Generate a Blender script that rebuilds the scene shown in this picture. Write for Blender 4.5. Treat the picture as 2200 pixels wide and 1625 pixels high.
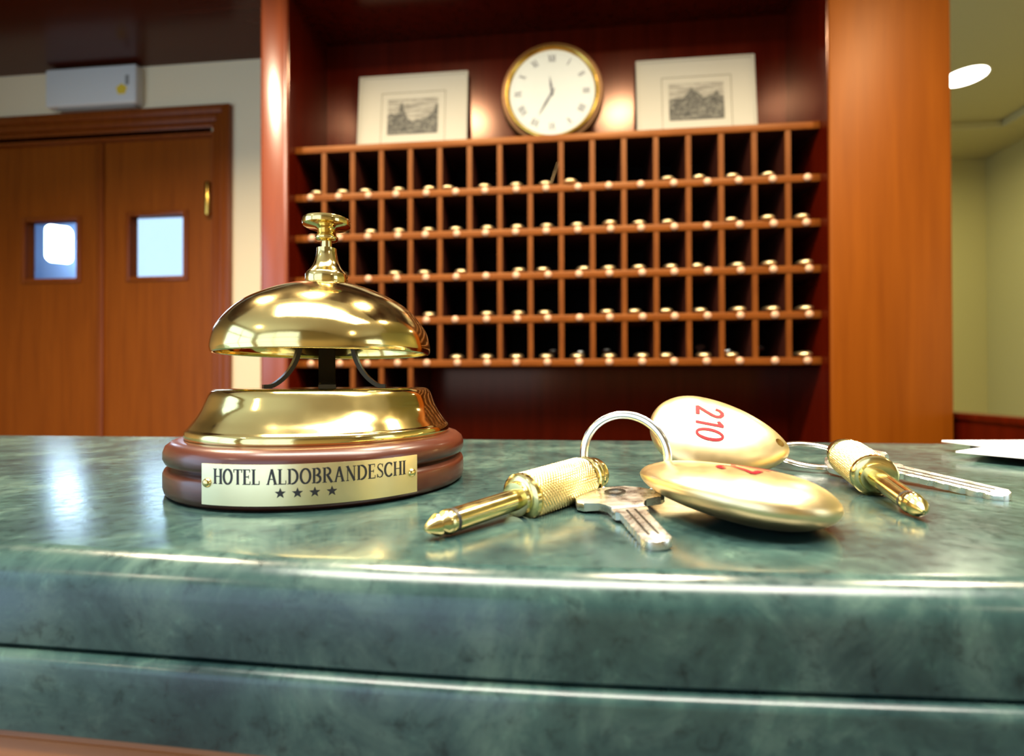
import bpy, bmesh, math, random
from mathutils import Vector, Matrix
from math import sin, cos, pi, radians, sqrt, atan2

for o in list(bpy.data.objects):
    bpy.data.objects.remove(o)
SC = bpy.context.scene
COL = SC.collection
random.seed(7)

# ------------------------------------------------------------------ camera
# room axes: x along the key rack wall, y away from the camera, floor z = 0, counter top z = 1.10
cam_d = bpy.data.cameras.new('camera')
cam = bpy.data.objects.new('camera', cam_d)
COL.objects.link(cam)
psi, pit, rol = 0.1003, 0.0072, -0.0028
cp, sp, cr, sr = cos(pit), sin(pit), cos(rol), sin(rol)
R1 = Matrix(((1, 0, 0), (0, cp, sp), (0, -sp, cp)))
R2 = Matrix(((cr, 0, sr), (0, 1, 0), (-sr, 0, cr)))
YAW = Matrix(((cos(psi), -sin(psi), 0), (sin(psi), cos(psi), 0), (0, 0, 1)))
M3 = YAW @ (R2 @ R1).transposed()          # columns: right, forward, up
right, fwd, up = M3.col[0], M3.col[1], M3.col[2]
mw = Matrix.Identity(4)
for i in range(3):
    mw[i][0], mw[i][1], mw[i][2] = right[i], up[i], -fwd[i]
mw[2][3] = 1.14
cam.matrix_world = mw
cam_d.sensor_width = 36.0
cam_d.lens = 18.0
cam_d.clip_start = 0.01
cam_d.dof.use_dof = True
cam_d.dof.focus_distance = 0.19
cam_d.dof.aperture_fstop = 10.0
SC.camera = cam

# ------------------------------------------------------------------ world, exposure
w = bpy.data.worlds.new('sky')
SC.world = w
w.use_nodes = True
w.node_tree.nodes['Background'].inputs[0].default_value = (0.55, 0.76, 1.0, 1)
w.node_tree.nodes['Background'].inputs[1].default_value = 1.6
SC.view_settings.view_transform = 'Standard'
SC.view_settings.look = 'None'
SC.view_settings.exposure = 0.0
SC.view_settings.gamma = 1.0
SC.view_settings.use_curve_mapping = False
SC.cycles.use_denoising = True
SC.cycles.max_bounces = 8
SC.cycles.sample_clamp_indirect = 6.0
SC.cycles.caustics_reflective = False
SC.cycles.caustics_refractive = False


def area(name, loc, target, sx, sy, power, col, shape='RECTANGLE', spread=180):
    d = bpy.data.lights.new(name, 'AREA')
    d.shape = shape
    d.size = sx
    d.size_y = sy
    d.energy = power
    d.color = col
    d.spread = radians(spread)
    o = bpy.data.objects.new(name, d)
    COL.objects.link(o)
    o.location = loc
    v = Vector(target) - Vector(loc)
    o.rotation_euler = v.to_track_quat('-Z', 'Y').to_euler()
    return o


WARM = (1.0, 0.80, 0.55)
# daylight arriving through the lobby glazing (rear wall, left wall and right wall, behind the camera)
area('daylight_rear', (-1.31, -2.29, 1.24), (-1.31, 0, 1.24), 2.35, 2.30, 15, (0.78, 0.89, 1.0))
area('daylight_left', (-2.69, -0.95, 1.24), (0, -0.95, 1.24), 2.05, 2.30, 24, (0.50, 0.75, 1.0))
area('daylight_right', (3.09, -0.70, 1.55), (0, -0.70, 1.55), 1.1, 1.2, 6, (0.95, 1.0, 0.92))
# daylight in the room behind the swing doors
area('daylight_back_room', (-2.72, 3.32, 2.1), (-2.3, 2.0, 1.9), 0.9, 0.9, 20, (0.62, 0.82, 1.0))
# recessed ceiling lamps (their discs are built below): a row over the desk and a row in the lobby
LAMPS = [(-1.17, 0.64, 30), (-0.45, 0.60, 28), (0.27, 0.60, 28), (0.99, 0.60, 20), (-1.8, -1.3, 6), (1.9, -1.3, 6)]
for k, (lx, ly, pw) in enumerate(LAMPS):
    area('downlight_beam', (lx, ly, 2.43), (lx, ly, 0), 0.16, 0.16, pw, WARM, 'DISK', 150)
# long ceiling light panel over the guests' side of the counter
area('panel_beam', (0.10, -0.15, 2.455), (0.10, -0.15, 0), 1.80, 0.48, 46, (1.0, 0.93, 0.80), spread=150)
area('corridor_beam', (1.85, 2.45, 2.50), (1.85, 2.45, 0), 0.2, 0.2, 11, (1.0, 0.92, 0.64), 'DISK', 170)


# ------------------------------------------------------------------ materials
def mat(name, col=(0.5, 0.5, 0.5), rough=0.5, metal=0.0, spec=0.5, coat=0.0, coat_r=0.1, emit=None, es=0.0):
    m = bpy.data.materials.new(name)
    m.use_nodes = True
    b = m.node_tree.nodes['Principled BSDF']
    b.inputs['Base Color'].default_value = (*col, 1)
    b.inputs['Roughness'].default_value = rough
    b.inputs['Metallic'].default_value = metal
    b.inputs['Specular IOR Level'].default_value = spec
    b.inputs['Coat Weight'].default_value = coat
    b.inputs['Coat Roughness'].default_value = coat_r
    if emit:
        b.inputs['Emission Color'].default_value = (*emit, 1)
        b.inputs['Emission Strength'].default_value = es
    return m


def nodes_of(m):
    return m.node_tree.nodes, m.node_tree.links, m.node_tree.nodes['Principled BSDF']


def noise(m, scale, detail=6.0, mapping=(1, 1, 1), rough=0.55, dist=0.0, off=(0, 0, 0)):
    n, l, b = nodes_of(m)
    tc = n.new('ShaderNodeTexCoord')
    mp = n.new('ShaderNodeMapping')
    mp.inputs['Scale'].default_value = mapping
    mp.inputs['Location'].default_value = off
    t = n.new('ShaderNodeTexNoise')
    t.inputs['Scale'].default_value = scale
    t.inputs['Detail'].default_value = detail
    t.inputs['Roughness'].default_value = rough
    t.inputs['Distortion'].default_value = dist
    l.new(tc.outputs['Object'], mp.inputs['Vector'])
    l.new(mp.outputs['Vector'], t.inputs['Vector'])
    return t


def ramp(m, src, stops):
    n, l, b = nodes_of(m)
    r = n.new('ShaderNodeValToRGB')
    e = r.color_ramp.elements
    while len(e) > 1:
        e.remove(e[-1])
    e[0].position, e[0].color = stops[0][0], (*stops[0][1], 1)
    for p, c in stops[1:]:
        x = e.new(p)
        x.color = (*c, 1)
    l.new(src, r.inputs['Fac'])
    return r


def bump(m, src, strength, dist=0.001):
    n, l, b = nodes_of(m)
    bp = n.new('ShaderNodeBump')
    bp.inputs['Strength'].default_value = strength
    bp.inputs['Distance'].default_value = dist
    l.new(src, bp.inputs['Height'])
    l.new(bp.outputs['Normal'], b.inputs['Normal'])


def wood(name, dark, light, rough=0.35, scale=9.0, mapping=(9, 9, 0.5), coat=0.0, coat_r=0.15, spec=0.5, tint=None):
    m = mat(name, light, rough, spec=spec, coat=coat, coat_r=coat_r)
    n, l, b = nodes_of(m)
    if tint:
        b.inputs['Specular Tint'].default_value = (*tint, 1)      # reflections coloured warm in the material itself
    t = noise(m, scale, 8, mapping, 0.6, 0.4)
    r = ramp(m, t.outputs['Fac'], [(0.3, dark), (0.7, light)])
    l.new(r.outputs['Color'], b.inputs['Base Color'])
    return m


M = {}
M['wood_door'] = wood('door_cherry', (0.200, 0.046, 0.0035), (0.275, 0.070, 0.0055), 0.34, 5.0, spec=0.35, tint=(1.0, 0.72, 0.55))
M['wood_frame'] = wood('frame_cherry', (0.175, 0.036, 0.0030), (0.240, 0.056, 0.0050), 0.34, 6.0, spec=0.4)
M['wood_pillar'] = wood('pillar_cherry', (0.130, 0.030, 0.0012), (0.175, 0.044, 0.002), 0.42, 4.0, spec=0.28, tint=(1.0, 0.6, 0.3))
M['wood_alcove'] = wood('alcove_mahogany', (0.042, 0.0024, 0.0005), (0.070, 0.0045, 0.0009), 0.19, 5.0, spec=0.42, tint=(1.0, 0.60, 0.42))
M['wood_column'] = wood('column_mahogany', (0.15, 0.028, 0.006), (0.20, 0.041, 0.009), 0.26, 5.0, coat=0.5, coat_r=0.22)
M['wood_ceiling'] = wood('ceiling_mahogany', (0.036, 0.005, 0.0015), (0.058, 0.009, 0.003), 0.22, 5.0, (0.5, 9, 9), spec=0.35, tint=(1.0, 0.55, 0.38))
M['wood_rack'] = wood('rack_cherry', (0.105, 0.026, 0.003), (0.155, 0.043, 0.005), 0.42, 14.0, (1, 6, 6), spec=0.3, tint=(1.0, 0.65, 0.35))
M['wood_dark'] = wood('rack_shade_wood', (0.020, 0.004, 0.002), (0.040, 0.007, 0.003), 0.5, 14.0, spec=0.25)  # shade inside the pigeonholes put into the wood colour
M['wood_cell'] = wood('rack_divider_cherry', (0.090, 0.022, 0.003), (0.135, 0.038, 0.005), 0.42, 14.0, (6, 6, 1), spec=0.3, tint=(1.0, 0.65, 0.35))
M['rack_back'] = mat('rack_black_back', (0.006, 0.004, 0.004), 0.8, spec=0.1)  # near-black stands in for the deep shade at the back of the cells
M['wood_base'] = wood('bell_mahogany', (0.052, 0.011, 0.005), (0.095, 0.023, 0.010), 0.30, 30.0, (1, 1, 8), coat=0.3, coat_r=0.14)
M['wood_counter'] = wood('counter_oak', (0.26, 0.085, 0.016), (0.40, 0.145, 0.03), 0.4, 20.0, (0.6, 6, 9), spec=0.3)
M['wall_cream'] = mat('cream_plaster', (0.88, 0.76, 0.51), 0.75)
M['wall_olive'] = mat('olive_plaster', (0.60, 0.53, 0.20), 0.7)
M['ceil_olive'] = mat('corridor_ceiling_paint', (0.60, 0.54, 0.26), 0.75)
M['ceil_white'] = mat('lobby_ceiling_paint', (0.82, 0.76, 0.62), 0.8)
M['floor'] = mat('brown_tile', (0.16, 0.12, 0.08), 0.35)
M['wall_lobby'] = mat('tan_plaster', (0.44, 0.36, 0.20), 0.75)
M['blue_wall'] = mat('pale_blue_plaster', (0.30, 0.40, 0.58), 0.7)
M['white_plastic'] = mat('white_plastic', (0.72, 0.74, 0.72), 0.4)
M['grey_plastic'] = mat('grey_plastic', (0.28, 0.28, 0.26), 0.5)
M['yellow'] = mat('yellow_sticker', (0.85, 0.62, 0.05), 0.5)
M['white_frame'] = mat('white_window_frame', (0.75, 0.74, 0.70), 0.4)
M['lamp_on'] = mat('lit_lamp', (1, 1, 1), 0.4, emit=(1.0, 0.95, 0.82), es=14.0)
M['lamp_blue'] = mat('lit_blue_white_lamp', (1, 1, 1), 0.4, emit=(0.66, 0.84, 1.0), es=24.0)
M['panel_on'] = mat('lit_panel_diffuser', (1, 1, 1), 0.5, emit=(1.0, 0.95, 0.85), es=3.0)
M['lamp_trim'] = mat('lamp_trim_metal', (0.7, 0.66, 0.55), 0.35, 0.6)
M['paper'] = mat('white_paper', (0.90, 0.88, 0.82), 0.6)
M['cream_card'] = mat('cream_mat_board', (0.46, 0.43, 0.33), 0.65)
M['ink'] = mat('black_ink', (0.012, 0.012, 0.014), 0.5)
M['ink_brown'] = mat('brown_ink_line', (0.12, 0.10, 0.06), 0.7)
M['red'] = mat('red_enamel', (0.19, 0.003, 0.009), 0.5, spec=0.15)
M['dial'] = mat('clock_dial_white', (0.37, 0.40, 0.37), 0.5)
M['clock_ink'] = mat('clock_black', (0.05, 0.055, 0.07), 0.5)
M['disc'] = mat('peach_disc', (0.50, 0.29, 0.17), 0.4, 0.2)
M['slip'] = mat('buff_card', (0.45, 0.30, 0.13), 0.7)


def brass(name, col, rough, var=0.0, sc=120.0, bmp=0.0):
    m = mat(name, col, rough, 1.0)
    n, l, b = nodes_of(m)
    t = noise(m, sc, 5)
    if var:
        r = ramp(m, t.outputs['Fac'], [(0.3, (max(rough - var, 0.03),) * 3), (0.7, (rough + var,) * 3)])
        l.new(r.outputs['Color'], b.inputs['Roughness'])
    if bmp:
        bump(m, t.outputs['Fac'], bmp, 0.0005)
    return m


M['brass'] = brass('polished_brass', (0.83, 0.655, 0.27), 0.12, 0.06, 60, 0.12)
M['brass_fob'] = brass('satin_brass', (0.94, 0.74, 0.40), 0.33, 0.03, 200)
M['brass_plate'] = brass('plate_brass', (0.86, 0.77, 0.46), 0.36, 0.03, 300)
M['brass_gold'] = brass('gold_plated', (0.90, 0.74, 0.32), 0.16, 0.04, 300)
M['brass_knurl'] = brass('gold_knurl', (0.96, 0.77, 0.36), 0.30, 0.04, 300)
M['brass_clock'] = brass('clock_brass', (0.66, 0.42, 0.09), 0.22)
M['brass_dark'] = mat('clock_bronze_case', (0.085, 0.036, 0.008), 0.40, 0.5, spec=0.3)
M['steel'] = brass('nickel_silver', (0.80, 0.78, 0.72), 0.20, 0.05, 300)
M['steel_key'] = brass('worn_nickel_key', (0.86, 0.85, 0.80), 0.30, 0.08, 260, 0.15)
M['dark_steel'] = brass('dark_steel', (0.10, 0.10, 0.09), 0.34, 0.05, 200)
M['black'] = mat('black_plastic', (0.02, 0.02, 0.02), 0.4)

# green marble
m = mat('green_marble', (0.08, 0.16, 0.12), 0.16, spec=0.55)
n, l, b = nodes_of(m)
t1 = noise(m, 34.0, 9, (1, 1, 1), 0.66, 0.8)
t2 = noise(m, 230.0, 7, (1, 1, 1), 0.68, 0.4)
t3 = noise(m, 12.0, 8, (1, 1, 1), 0.6, 1.8)
r1 = ramp(m, t1.outputs['Fac'], [(0.30, (0.009, 0.026, 0.027)), (0.50, (0.024, 0.055, 0.052)), (0.70, (0.066, 0.113, 0.096))])
r2 = ramp(m, t2.outputs['Fac'], [(0.30, (0.35, 0.38, 0.40)), (0.46, (0.95, 0.95, 0.95)), (0.60, (1.05, 1.05, 1.0)), (0.74, (1.7, 1.7, 1.5))])
r3 = ramp(m, t3.outputs['Fac'], [(0.36, (0.55, 0.60, 0.66)), (0.50, (1.0, 1.0, 1.0)), (0.66, (1.25, 1.22, 1.15))])
mx = n.new('ShaderNodeMix')
mx.data_type = 'RGBA'
mx.blend_type = 'MULTIPLY'
mx.inputs[0].default_value = 0.9
l.new(r1.outputs['Color'], mx.inputs[6])
l.new(r2.outputs['Color'], mx.inputs[7])
mv = n.new('ShaderNodeMix')
mv.data_type = 'RGBA'
mv.blend_type = 'MULTIPLY'
mv.inputs[0].default_value = 0.9
l.new(mx.outputs[2], mv.inputs[6])
l.new(r3.outputs['Color'], mv.inputs[7])
l.new(mv.outputs[2], b.inputs['Base Color'])
rr = ramp(m, t2.outputs['Fac'], [(0.3, (0.15, 0.15, 0.15)), (0.7, (0.26, 0.26, 0.26))])
l.new(rr.outputs['Color'], b.inputs['Roughness'])
bump(m, t1.outputs['Fac'], 0.05, 0.001)
M['marble'] = m

# engraved print: grey hatching on paper
m = mat('engraving_ink', (0.2, 0.2, 0.17), 0.7)
n, l, b = nodes_of(m)
t = noise(m, 90.0, 8, (1, 1, 1.6), 0.7, 0.6)
r = ramp(m, t.outputs['Fac'], [(0.36, (0.020, 0.020, 0.016)), (0.52, (0.090, 0.086, 0.066)), (0.70, (0.30, 0.28, 0.21))])
l.new(r.outputs['Color'], b.inputs['Base Color'])
M['engrave'] = m
m = mat('engraving_sky', (0.6, 0.56, 0.44), 0.7)
n, l, b = nodes_of(m)
t = noise(m, 60.0, 6, (0.4, 1, 3), 0.6)
r = ramp(m, t.outputs['Fac'], [(0.40, (0.20, 0.185, 0.14)), (0.62, (0.42, 0.39, 0.30))])
l.new(r.outputs['Color'], b.inputs['Base Color'])
M['engrave_sky'] = m

# clear pane
m = bpy.data.materials.new('clear_glass_pane')
m.use_nodes = True
n, l = m.node_tree.nodes, m.node_tree.links
n.remove(n['Principled BSDF'])
tr = n.new('ShaderNodeBsdfTransparent')
tr.inputs[0].default_value = (0.92, 0.96, 1.0, 1)
gl = n.new('ShaderNodeBsdfGlossy')
gl.inputs['Roughness'].default_value = 0.03
ms = n.new('ShaderNodeMixShader')
ms.inputs[0].default_value = 0.07
l.new(tr.outputs[0], ms.inputs[1])
l.new(gl.outputs[0], ms.inputs[2])
l.new(ms.outputs[0], n['Material Output'].inputs['Surface'])
M['glass'] = m


# ------------------------------------------------------------------ helpers
def thing(name, label, cat, loc=(0, 0, 0), group=None, mtx=None):
    o = bpy.data.objects.new(name, None)
    o.empty_display_size = 0.02
    COL.objects.link(o)
    if mtx is not None:
        o.matrix_world = mtx
    else:
        o.location = loc
    o['label'] = label
    o['category'] = cat
    if group:
        o['group'] = group
    return o


def tag(o, label, cat, group=None):
    o['label'] = label
    o['category'] = cat
    if group:
        o['group'] = group
    return o


def obj(name, bm, material, parent=None, smooth=None, label=None):
    """link a bmesh as ONE object; the mesh is in the parent's coordinates"""
    bmesh.ops.recalc_face_normals(bm, faces=bm.faces)
    me = bpy.data.meshes.new(name)
    bm.to_mesh(me)
    bm.free()
    me.materials.append(material)
    if smooth is not None:
        me.polygons.foreach_set('use_smooth', [True] * len(me.polygons))
        me.set_sharp_from_angle(angle=radians(smooth))
    o = bpy.data.objects.new(name, me)
    COL.objects.link(o)
    if parent:
        o.parent = parent
    if label:
        o['label'] = label
    return o


def struct(name, bm, material, parent=None, smooth=None):
    o = obj(name, bm, material, parent, smooth)
    if not parent:
        o['kind'] = 'structure'
    return o


def box(bm, x0, x1, y0, y1, z0, z1, bev=0.0, seg=2):
    r = bmesh.ops.create_cube(bm, size=1.0)
    vs = r['verts']
    bmesh.ops.scale(bm, vec=(x1 - x0, y1 - y0, z1 - z0), verts=vs)
    bmesh.ops.translate(bm, vec=((x0 + x1) / 2, (y0 + y1) / 2, (z0 + z1) / 2), verts=vs)
    if bev:
        es = list({e for v in vs for e in v.link_edges})
        bmesh.ops.bevel(bm, geom=es, offset=bev, segments=seg, affect='EDGES', profile=0.5)
    return bm


def nb(*a, **k):
    return box(bmesh.new(), *a, **k)


def lathe(bm, prof, seg=96, mtx=None, rfun=None):
    """revolve (r, z) points about z; r = 0 ends are closed"""
    rings = []
    for r, z in prof:
        if r < 1e-6:
            rings.append([bm.verts.new((0, 0, z))])
        else:
            ring = []
            for k in range(seg):
                a = 2 * pi * k / seg
                rr_ = r + (rfun(a, z) if rfun else 0)
                ring.append(bm.verts.new((rr_ * cos(a), rr_ * sin(a), z)))
            rings.append(ring)
    new = [v for ring in rings for v in ring]
    for A, B in zip(rings, rings[1:]):
        if len(A) == 1 and len(B) == 1:
            continue
        for k in range(seg):
            k2 = (k + 1) % seg
            if len(A) == 1:
                bm.faces.new((A[0], B[k], B[k2]))
            elif len(B) == 1:
                bm.faces.new((A[k], A[k2], B[0]))
            else:
                bm.faces.new((A[k], A[k2], B[k2], B[k]))
    if mtx is not None:
        bmesh.ops.transform(bm, matrix=mtx, verts=new)
    return bm


def smooth_prof(pts, n=6):
    """Catmull-Rom through (r, z) points"""
    out = []
    P = [pts[0]] + list(pts) + [pts[-1]]
    for i in range(1, len(P) - 2):
        p0, p1, p2, p3 = P[i - 1], P[i], P[i + 1], P[i + 2]
        for k in range(n):
            t_ = k / n
            out.append(tuple(0.5 * (2 * p1[j] + (p2[j] - p0[j]) * t_ + (2 * p0[j] - 5 * p1[j] + 4 * p2[j] - p3[j]) * t_ ** 2
                                    + (3 * p1[j] - p0[j] - 3 * p2[j] + p3[j]) * t_ ** 3) for j in range(2)))
    out.append(pts[-1])
    return out


def tube(bm, pts, rad, seg=10, closed=False, cap=True):
    P = [Vector(p) for p in pts]
    nP = len(P)
    rings = []
    prev = None
    for i in range(nP):
        if closed:
            d = (P[(i + 1) % nP] - P[i - 1]).normalized()
        else:
            d = (P[min(i + 1, nP - 1)] - P[max(i - 1, 0)]).normalized()
        if prev is None:
            u_ = d.orthogonal().normalized()
        else:
            u_ = (prev - d * prev.dot(d)).normalized()
        prev = u_
        v_ = d.cross(u_)
        r_ = rad[i] if isinstance(rad, (list, tuple)) else rad
        rings.append([bm.verts.new(P[i] + (u_ * cos(2 * pi * k / seg) + v_ * sin(2 * pi * k / seg)) * r_) for k in range(seg)])
    pairs = list(zip(rings, rings[1:]))
    if closed:
        pairs.append((rings[-1], rings[0]))
    for A, B in pairs:
        for k in range(seg):
            bm.faces.new((A[k], A[(k + 1) % seg], B[(k + 1) % seg], B[k]))
    if cap and not closed:
        bm.faces.new(rings[0])
        bm.faces.new(rings[-1])
    return bm


def strip(bm, pts, width, thick, wdir):
    """flat bar swept along pts; wdir = width direction"""
    wd = Vector(wdir).normalized()
    P = [Vector(p) for p in pts]
    rings = []
    for i in range(len(P)):
        d = (P[min(i + 1, len(P) - 1)] - P[max(i - 1, 0)]).normalized()
        nn = d.cross(wd).normalized()
        a, c_ = wd * (width / 2), nn * (thick / 2)
        rings.append([bm.verts.new(P[i] + q) for q in (a + c_, -a + c_, -a - c_, a - c_)])
    for A, B in zip(rings, rings[1:]):
        for k in range(4):
            bm.faces.new((A[k], A[(k + 1) % 4], B[(k + 1) % 4], B[k]))
    bm.faces.new(rings[0])
    bm.faces.new(rings[-1])
    return bm


def prism(bm, pts, z0, z1, bev=0.0):
    """extrude a 2-D outline between z0 and z1"""
    a = [bm.verts.new((x, y, z0)) for x, y in pts]
    c_ = [bm.verts.new((x, y, z1)) for x, y in pts]
    nP = len(pts)
    f1 = bm.faces.new(a[::-1])
    f2 = bm.faces.new(c_)
    for k in range(nP):
        bm.faces.new((a[k], a[(k + 1) % nP], c_[(k + 1) % nP], c_[k]))
    if bev:
        bmesh.ops.bevel(bm, geom=list(f2.edges), offset=bev, segments=2, affect='EDGES', profile=0.5)
    return bm


def frame_mtx(origin, xdir, zhint=(0, 0, 1)):
    x = Vector(xdir).normalized()
    z = Vector(zhint)
    z = (z - x * z.dot(x)).normalized()
    y = z.cross(x)
    mm = Matrix.Identity(4)
    for i in range(3):
        mm[i][0], mm[i][1], mm[i][2], mm[i][3] = x[i], y[i], z[i], origin[i]
    return mm


# --- lettering: every glyph is a list of 2-D quads in a box one unit high
def rect(x0, x1, y0, y1):
    return [((x0, y0), (x1, y0), (x1, y1), (x0, y1))]


def ribbon(pts, wds):
    out = []
    L, Rr = [], []
    for i, p in enumerate(pts):
        a, c_ = pts[max(i - 1, 0)], pts[min(i + 1, len(pts) - 1)]
        dx, dy = c_[0] - a[0], c_[1] - a[1]
        k = sqrt(dx * dx + dy * dy) or 1
        ww = (wds[i] if isinstance(wds, (list, tuple)) else wds) / 2
        L.append((p[0] - dy / k * ww, p[1] + dx / k * ww))
        Rr.append((p[0] + dy / k * ww, p[1] - dx / k * ww))
    for i in range(len(pts) - 1):
        out.append((L[i], Rr[i], Rr[i + 1], L[i + 1]))
    return out


def arc(cx, cy, rx, ry, a0, a1, wthick, wthin, n_=18):
    pts, wd = [], []
    for i in range(n_ + 1):
        a = radians(a0 + (a1 - a0) * i / n_)
        pts.append((cx + rx * cos(a), cy + ry * sin(a)))
        wd.append(wthin + (wthick - wthin) * abs(cos(a)))
    return ribbon(pts, wd)


TK, TN = 0.18, 0.10


def stem(x, wd=TK):
    return rect(x - wd / 2, x + wd / 2, 0, 1) + rect(x - wd / 2 - 0.08, x + wd / 2 + 0.08, 0, 0.05) + rect(x - wd / 2 - 0.08, x + wd / 2 + 0.08, 0.95, 1)


GLYPH = {
    'H': (0.90, stem(0.18) + stem(0.72) + rect(0.18, 0.72, 0.47, 0.53)),
    'O': (0.95, arc(0.47, 0.5, 0.36, 0.475, 0, 360, TK, TN, 32)),
    'T': (0.82, rect(0.41 - TK / 2, 0.41 + TK / 2, 0, 1) + rect(0.28, 0.54, 0, 0.05) + rect(0.04, 0.78, 0.94, 1) + rect(0.04, 0.10, 0.78, 0.96) + rect(0.72, 0.78, 0.78, 0.96)),
    'E': (0.74, stem(0.18) + rect(0.18, 0.62, 0.94, 1) + rect(0.18, 0.66, 0, 0.06) + rect(0.18, 0.52, 0.48, 0.54) + rect(0.57, 0.62, 0.8, 0.96) + rect(0.61, 0.66, 0.04, 0.22) + rect(0.48, 0.52, 0.40, 0.62)),
    'L': (0.74, stem(0.18) + rect(0.18, 0.66, 0, 0.06) + rect(0.61, 0.66, 0.04, 0.26)),
    'A': (0.92, ribbon([(0.16, 0), (0.46, 1)], TN * 1.3) + ribbon([(0.46, 1), (0.76, 0)], TK) + rect(0.26, 0.66, 0.32, 0.38) + rect(0.04, 0.28, 0, 0.05) + rect(0.60, 0.90, 0, 0.05)),
    'D': (0.92, stem(0.18) + arc(0.34, 0.5, 0.44, 0.472, -90, 90, TK, TN) + rect(0.18, 0.36, 0, 0.055) + rect(0.18, 0.36, 0.945, 1)),
    'B': (0.80, stem(0.18) + arc(0.36, 0.755, 0.24, 0.217, -90, 90, TK, TN) + arc(0.36, 0.27, 0.30, 0.243, -90, 90, TK, TN) + rect(0.18, 0.38, 0, 0.055) + rect(0.18, 0.38, 0.945, 1) + rect(0.18, 0.38, 0.50, 0.55)),
    'R': (0.86, stem(0.18) + arc(0.36, 0.745, 0.25, 0.227, -90, 90, TK, TN) + rect(0.18, 0.38, 0.945, 1) + rect(0.18, 0.38, 0.49, 0.545) + ribbon([(0.38, 0.52), (0.74, 0)], TK) + rect(0.66, 0.86, 0, 0.05)),
    'N': (0.94, rect(0.17, 0.24, 0, 1) + rect(0.72, 0.79, 0, 1) + ribbon([(0.18, 1), (0.76, 0)], TK) + rect(0.08, 0.32, 0, 0.05) + rect(0.62, 0.88, 0.95, 1) + rect(0.06, 0.24, 0.95, 1)),
    'S': (0.70, ribbon([(0.56, 0.78), (0.50, 0.92), (0.34, 0.97), (0.18, 0.90), (0.13, 0.76), (0.22, 0.62), (0.36, 0.52), (0.52, 0.40), (0.58, 0.25), (0.50, 0.09), (0.33, 0.03), (0.16, 0.10), (0.10, 0.26)],
                       [0.05, 0.06, 0.06, 0.09, 0.12, 0.135, 0.14, 0.135, 0.12, 0.09, 0.06, 0.06, 0.05]) + rect(0.54, 0.59, 0.72, 0.97) + rect(0.08, 0.13, 0.03, 0.28)),
    'C': (0.86, arc(0.46, 0.5, 0.36, 0.472, 42, 318, TK, TN, 28) + rect(0.70, 0.75, 0.70, 0.97) + rect(0.70, 0.75, 0.06, 0.22)),
    'I': (0.40, stem(0.20)),
    ' ': (0.42, []),
}


def star_quads(cx, cy, r):
    P = []
    for k in range(10):
        a = pi / 2 + k * pi / 5
        q = r if k % 2 == 0 else r * 0.42
        P.append((cx + q * cos(a), cy + q * sin(a)))
    return [((cx, cy), P[k - 1], P[k], P[(k + 1) % 10]) for k in range(0, 10, 2)]


def text_quads(s, height, total):
    adv = sum(GLYPH[c_][0] for c_ in s)
    sx = total / adv
    out, x = [], 0.0
    for c_ in s:
        a, q = GLYPH[c_]
        for f in q:
            out.append([((x + px) * sx - total / 2, py * height) for px, py in f])
        x += a
    return out


def quads_mesh(quads, fmap, sub=1):
    """map 2-D quads onto a surface, each split into sub x sub faces"""
    bm = bmesh.new()
    for q in quads:
        if len(q) != 4:
            bm.faces.new([bm.verts.new(fmap(*p)) for p in q])
            continue
        a, b_, c_, d_ = q
        g = []
        for i_ in range(sub + 1):
            u_ = i_ / sub
            row = []
            for k_ in range(sub + 1):
                v_ = k_ / sub
                row.append(bm.verts.new(fmap(*[(a[t_] * (1 - u_) + b_[t_] * u_) * (1 - v_) + (d_[t_] * (1 - u_) + c_[t_] * u_) * v_ for t_ in (0, 1)])))
            g.append(row)
        for i_ in range(sub):
            for k_ in range(sub):
                bm.faces.new((g[i_][k_], g[i_ + 1][k_], g[i_ + 1][k_ + 1], g[i_][k_ + 1]))
    return bm


# ================================================================== THE SETTING
# floor and ceilings
struct('floor', nb(-2.7, 3.3, -2.3, 1.95, -0.05, 0.0), M['floor'])
struct('floor_corridor', nb(-4.6, 3.3, 1.95, 3.6, -0.05, 0.0), M['floor'])
struct('ceiling', nb(-2.6, 0.95, 0.42, 1.95, 2.45, 2.52), M['wood_ceiling'])
struct('ceiling_lobby', nb(-2.7, 3.1, -2.3, 0.42, 2.50, 2.58), M['ceil_white'])
# corridor ceiling on the right: raised field with a dropped border
struct('ceiling_corridor', nb(0.95, 3.0, 0.42, 3.40, 2.53, 2.6), M['ceil_olive'])
bm = bmesh.new()
box(bm, 0.95, 2.62, 2.97, 3.38, 2.49, 2.531, 0.006)
box(bm, 2.33, 2.62, 0.42, 2.97, 2.49, 2.531, 0.006)
struct('trim_1', bm, M['ceil_olive'])
# walls of the corridor on the right
struct('wall_right', nb(2.56, 2.68, 0.0, 3.38, 0, 2.53), M['wall_olive'])
bm = bmesh.new()
box(bm, 0.95, 2.56, 3.38, 3.5, 0, 2.53)
struct('wall_corridor_end', bm, M['wall_olive'])
# door wall on the left with its opening
bm = bmesh.new()
box(bm, -2.6, -2.46, 1.95, 2.07, 0, 2.45)
box(bm, -1.40, -0.60, 1.95, 2.07, 0, 2.45)
box(bm, -2.46, -1.40, 1.95, 2.07, 2.165, 2.45)
struct('wall_back', bm, M['wall_cream'])
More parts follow.
